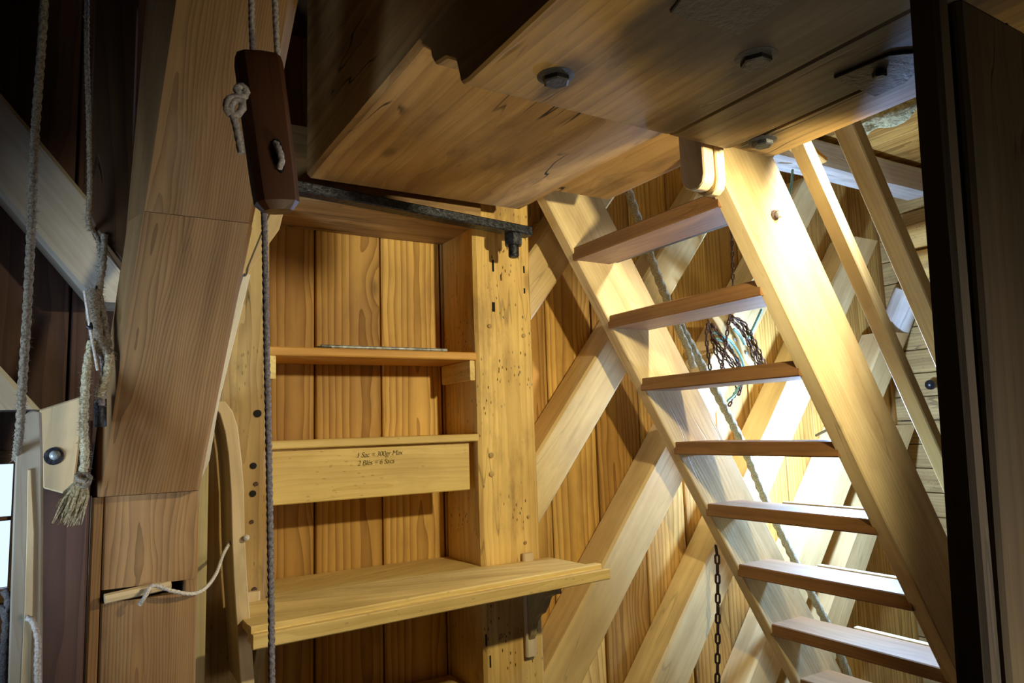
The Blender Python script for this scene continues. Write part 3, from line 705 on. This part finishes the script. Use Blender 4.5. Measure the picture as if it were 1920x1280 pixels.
box('front_board', (.046, 1.83, FLOOR), (cx1, 1.86, slot_l.z-.016), 'lean', cs, axis=2, n=6)
box('front_board', (slot_r.x+.003, 1.832, slot_l.z-.016), (cx1, 1.858, slot_l.z+.012), 'lean', cs, axis=2, n=1)
box('corner_strip', (cx0, 1.832, FLOOR), (.044, 2.03, -.118), 'lean', cs, axis=2, n=6)
box('back_board', (.046, 2.00, FLOOR), (cx1, 2.03, -.118), 'leftwood', cs, axis=2, n=4)
box('side_board', (cx1-.022, 1.862, FLOOR), (cx1, 1.998, -.118), 'lean', cs, axis=2, n=4)
box('top_block', (.05, 1.865, -.16), (cx1-.025, 1.995, -.12), 'leftwood', cs, axis=0, n=2)
pg = empty('wooden_peg', (.12, 1.84, slot_l.z), 'whittled wooden peg stuck crosswise in the slot, tied with cord', 'peg')
pa, pb = atY(196, 1124, 1.815), atY(312, 1104, 1.815)
pa.z = slot_l.z-.004; pb.z = slot_l.z+.004
sweep('peg', pa, pb+V((.01, .02, .002)), [(.011*math.cos(t*math.pi/4), .010*math.sin(t*math.pi/4)) for t in range(8)], Z, 'pale', pg, 6, .001)
rope('cord', [atY(262, 1133, 1.80), atY(272, 1118, 1.79), atY(283, 1100, 1.80), atY(296, 1098, 1.80), atY(325, 1108, 1.80), atY(360, 1113, 1.82), atY(385, 1102, 1.86), atY(405, 1075, 1.95), atY(418, 1040, 2.05), atY(431, 1016, 2.12)], .0048, 'whitecord', pg, 7)

# pale pieces behind the leaning post
pts = [(465, 500), (508, 395), (533, 393), (524, 430), (492, 474), (463, 516)]
tag(poly('stub_board', [atY(*q, 1.95) for q in pts], .03, 'pale', None, (0, 1, 0), .002), 'small pale angled board end peeking out right of the leaning post', 'board')
pts = [(470, 514), (457, 512), (392, 748), (372, 840), (352, 905), (374, 905), (393, 862), (411, 752)]
tag(poly('backing_lath', [atY(*q, 1.98) for q in pts], .02, 'whitened', None, (0, 1, 0), .001), 'thin pale lath along the right edge of the leaning post', 'lath')
# tall curved batten
cv = [(405, 752), (422, 752), (436, 770), (446, 800), (452, 850), (458, 920), (459, 1000), (463, 1080), (470, 1170), (478, 1290)]
iv = [(452, 1290), (444, 1170), (438, 1080), (435, 1000), (433, 920), (428, 850), (422, 810), (412, 775), (402, 765)]
cvb = empty('curved_batten', atY(450, 1200, 2.06), 'tall curved pale batten with bent top beside the left shelf post', 'batten')
poly('batten', [atY(*q, 2.09) for q in cv+iv], .18, 'pale', cvb, (0, 1, 0), .002)
disc('wax_blob', atY(462, 1008, 2.08), -Y, .009, .006, 'whitecord', cvb, 8, dome=True)
# upright plank behind (dark hollow side)
tag(box('upright_plank', (.262, 2.10, FLOOR), (.296, 2.30, atY(405, 770, 2.1).z), 'olive', axis=2, n=4), 'olive upright plank in shadow between the casing and the curved batten', 'plank')
pq = atY(352, 1240, 2.05)
tag(box('short_cleat', (pq.x-.012, 2.05, FLOOR+.4), (pq.x+.014, 2.08, pq.z), 'pale', axis=2, n=2, c=.006), 'short pale cleat with a screw at the bottom, right of the casing', 'cleat')

# hanging square post with rounded foot, upper left
ha, hb = atY(170, 100, 1.72), atY(246, 100, 1.72); zb_ = atY(205, 470, 1.72).z
hp = empty('hanging_post', (.02, 1.8, .45), 'dark short post with a worn rounded foot hanging left of the leaning post', 'post')
xa, xb = ha.x+.002, hb.x+.012
prof = [(xa, CEIL-.01), (xb, CEIL-.01), (xb, zb_-.02), (xb-.012, zb_-.025), (xa+.02, zb_+.045), (xa+.002, zb_+.085)]
poly('post_shaft', [V((x, 1.72, z)) for x, z in prof], .10, 'dark', hp, (0, 1, 0), .004)

# pale bolted board and the standing planks, lower left
bbz = atY(115, 925, 1.75)
bb = empty('bolted_board', atY(115, 900, 1.75), 'pale knotty board end with one round bolt, top sloping, lower left', 'board')
poly('board', [atY(*q, 1.75) for q in ((73, 768), (155, 742), (150, 830), (140, 905), (136, 930), (80, 915), (78, 850))], .05, 'pale', bb, (0, 1, 0), .003)
disc('bolt_head', atY(103, 853, 1.749), -Y, .0105, .009, 'galvanised', bb, 14, dome=True)
disc('washer', atY(101, 855, 1.7495), -Y, .018, .002, 'iron', bb, 16)
lo, hi = atY(78, 1000, 1.82), atY(170, 1000, 1.82)
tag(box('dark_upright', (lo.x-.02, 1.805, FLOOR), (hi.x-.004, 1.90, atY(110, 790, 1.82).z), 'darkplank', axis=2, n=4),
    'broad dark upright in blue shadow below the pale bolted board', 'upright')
pts = [(30, 830), (36, 795), (48, 775), (62, 768), (76, 770), (79, 850), (80, 960), (78, 1300), (14, 1300), (20, 1100), (25, 950)]
sp_ = empty('standing_plank', atY(50, 1200, 1.62), 'standing plank with rounded top at the left edge, pale front arris', 'plank')
poly('plank_body', [atY(*q, 1.62) for q in pts], .035, 'greyplank', sp_, (0, 1, 0), .003)
poly('front_strip', [atY(*q, 1.615) for q in ((52, 880), (58, 880), (64, 1000), (62, 1140), (57, 1300), (38, 1300), (46, 1140), (50, 1000))], .006, 'pale', sp_, (0, 1, 0), .001)
# bright blue-white odds and ends at the far left edge
tag(rope('knotted_rope', [atY(8, 1105, 2.0), atY(16, 1122, 2.0), atY(14, 1145, 1.99), atY(4, 1140, 2.0), atY(12, 1160, 2.0), atY(8, 1220, 2.0), atY(5, 1300, 2.0)], .009, 'greycord', None, 8),
    'grey knotted rope in daylight at the lower left edge', 'rope')

# ------------------------------------------------------------------ ropes on the left
tag(rope('hanging_rope', [atY(86, -60, 1.45), atY(80, 60, 1.45), atY(66, 250, 1.45), atY(59, 420, 1.45), atY(50, 600, 1.46), atY(42, 720, 1.47), atY(37, 800, 1.50), atY(30, 860, 1.66)], .0072, 'oldhemp', None, 8, 900, .007),
    'long hairy grey rope hanging at the far left from the top', 'rope', 'ropes hanging at the left')
tag(rope('hanging_rope', [atY(163, -60, 1.68), atY(163, 100, 1.68), atY(167, 250, 1.68), atY(168, 360, 1.69), atY(166, 420, 1.70), atY(184, 450, 1.75), atY(190, 540, 1.8)], .0052, 'oldhemp', None, 8, 900, .010),
    'thin hairy rope running down along the dark hanging post', 'rope', 'ropes hanging at the left')
tg = empty('tangled_rope', atY(180, 600, 1.7), 'frayed knot of old rope and twine beside the leaning post', 'rope')
rope('loop', [atY(176, 545, 1.70), atY(174, 575, 1.69), atY(180, 620, 1.69), atY(190, 650, 1.69), atY(203, 665, 1.69)], .014, 'oldhemp', tg, 8, 500, .012)
rope('twine', [atY(196, 440, 1.72), atY(193, 500, 1.71), atY(186, 545, 1.70), atY(196, 600, 1.70), atY(204, 650, 1.70)], .007, 'oldhemp', tg, 8, 200, .01)
rope('strand', [atY(206, 665, 1.68), atY(200, 700, 1.68), atY(186, 745, 1.68)], .009, 'hemp', tg, 8, 200, .01)
rope('strand', [atY(192, 660, 1.70), atY(196, 700, 1.69), atY(190, 760, 1.69)], .007, 'greycord', tg, 8, 100, .01)
tube('white_quill', [atY(158, 545, 1.66), atY(168, 610, 1.66), atY(183, 694, 1.66)], .0028, 'whitecord', tg, 6)
tube('dark_band', [atY(163, 612, 1.655), atY(172, 616, 1.65), atY(170, 606, 1.66)], .003, 'iron', tg, 6)
pu = tag(tube('pulley_cheek', [atY(188, 748, 1.71), atY(188, 800, 1.71)], .012, 'iron', None, 12), 'small dark block behind the frayed rope, left of the leaning post', 'block')
fr = empty('frayed_rope', atY(155, 900, 1.6), 'old hemp rope with a whipped, frayed brush-like end over the bolted board', 'rope')
rope('rope', [atY(172, 640, 1.68), atY(163, 690, 1.67), atY(159, 740, 1.66), atY(157, 800, 1.65), atY(159, 860, 1.645), atY(156, 885, 1.64)], .0085, 'hemp', fr, 8, 500, .009)
rope('whipping', [atY(162, 902, 1.63), atY(145, 896, 1.635), atY(152, 886, 1.645), atY(168, 896, 1.635), atY(158, 912, 1.63), atY(144, 908, 1.635)], .006, 'oldhemp', fr, 8, 60, .006)
tuft('frayed_end', atY(155, 898, 1.64), atY(133, 965, 1.64)-atY(155, 898, 1.64), .013, 'hemp', fr, 140, .085)
tag(rope('thin_rope', [atY(52, 1158, 1.60), atY(62, 1165, 1.59), atY(71, 1200, 1.59), atY(70, 1250, 1.59), atY(72, 1310, 1.59)], .0055, 'whitecord', None, 7),
    'white cord over the standing plank at the lower left corner', 'rope')

# ------------------------------------------------------------------ toggle with white cord
TY = .95
tgl = empty('rope_toggle', atY(500, 250, TY), 'polished dark wooden toggle block hanging on two white cords before the leaning post', 'toggle')
ta, tb = atY(483, 103, TY), atY(521, 397, TY)
L_ = (tb-ta).length; t, u, v = frame(ta, tb, X)
k = 10; vs, fs = [], []
st_ = [(0, .70, .5), (.012, .95, .8), (.06, 1.0, 1), (.35, 1.0, 1), (.8, .97, 1), (.95, .93, .95), (1, .62, .6)]
wA, wB = .031, .024
for (s_, fw, fh) in st_:
    for j in range(k):
        th = 2*math.pi*(j+.5)/k; cxx, szz = math.cos(th), math.sin(th)
        vs.append((-L_/2+L_*s_, wA*fw*(abs(cxx)**.7)*(1 if cxx > 0 else -1), wB*fh*(abs(szz)**.7)*(1 if szz > 0 else -1)))
for i in range(len(st_)-1):
    for j in range(k): fs.append((i*k+j, i*k+(j+1) % k, (i+1)*k+(j+1) % k, (i+1)*k+j))
fs += [tuple(reversed(range(k))), tuple(range((len(st_)-1)*k, len(st_)*k))]
body = mesh('toggle_body', vs, fs, 'toggle', Matrix.Translation(up((ta+tb)/2)) @ Matrix((t, u, v)).transposed().to_4x4(), tgl, 28)
nrm = V((0, -1, 0)); 
cut = []
for j in range(16):
    th = 2*math.pi*j/16; cut.append(atY(524+9*math.cos(th)+5*math.sin(th), 291+32*math.sin(th), TY-.0285))
poly('cord_slot', cut, .004, 'backing', tgl, (0, 1, 0))
WC = 'whitecord'
rope('slot_cord', [atY(517, 268, TY-.026), atY(523, 280, TY-.034), atY(528, 300, TY-.034), atY(524, 316, TY-.027)], .0044, WC, tgl, 7)
for pts in ([(471, -60), (472, 40), (475, 112)], [(513, -60), (517, 40), (521, 118)]):
    rope('cord', [atY(*q, TY) for q in pts], .0043, 'whitecord', tgl, 7)
rope('knot', [atY(*q, TY-.022) for q in ((452, 178), (444, 168), (448, 162), (460, 166), (460, 180), (446, 182), (430, 185), (425, 205), (438, 216), (452, 208), (455, 192), (443, 188), (432, 200), (436, 214), (442, 232), (447, 255), (453, 288))], .0052, WC, tgl, 7)
tag(rope('thin_rope', [atY(494, 396, TY+.01), atY(496, 420, .96), atY(499, 600, .96), atY(504, 850, .96), atY(508, 1100, .96), atY(510, 1320, .96)], .0043, 'greycord', None, 7),
    'long thin grey cord dropping from the toggle in front of the shelves', 'rope')

# ------------------------------------------------------------------ dark foreground post on the right
fp = empty('foreground_post', (.95, .45, FLOOR), 'massive dark split post in the near right foreground', 'post')
def fgseg(pa, pb, w0, dpt):
    """upright whose BACK left edge (the silhouette) runs through pa (low) and pb (high); it comes forward by dpt"""
    d = (V(pb)-V(pa)).normalized(); lo = V(pa)+d*((FLOOR-pa.z)/d.z); hi = V(pa)+d*((BZ0-.002-pa.z)/d.z)
    t, uu, vv = frame(lo, hi, X); s_ = -1 if vv.y > 0 else 1
    prof = [(0, 0), (w0, 0), (w0, s_*(dpt-.008)), (w0-.008, s_*dpt), (.006, s_*dpt), (0, s_*(dpt-.006))]
    if s_ < 0: prof = prof[::-1]
    return sweep('post_half', lo, hi, prof, X, 'fgdark', fp, 24, .004, (Z, Z), random.random()*9, 25)
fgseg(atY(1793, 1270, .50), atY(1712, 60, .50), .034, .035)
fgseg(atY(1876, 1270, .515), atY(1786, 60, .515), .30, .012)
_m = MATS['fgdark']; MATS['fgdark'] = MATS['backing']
fgseg(atY(1822, 1270, .56), atY(1740, 60, .56), .14, .02).name = 'gap_filler'  # dark filler added behind the split so its gap stays black
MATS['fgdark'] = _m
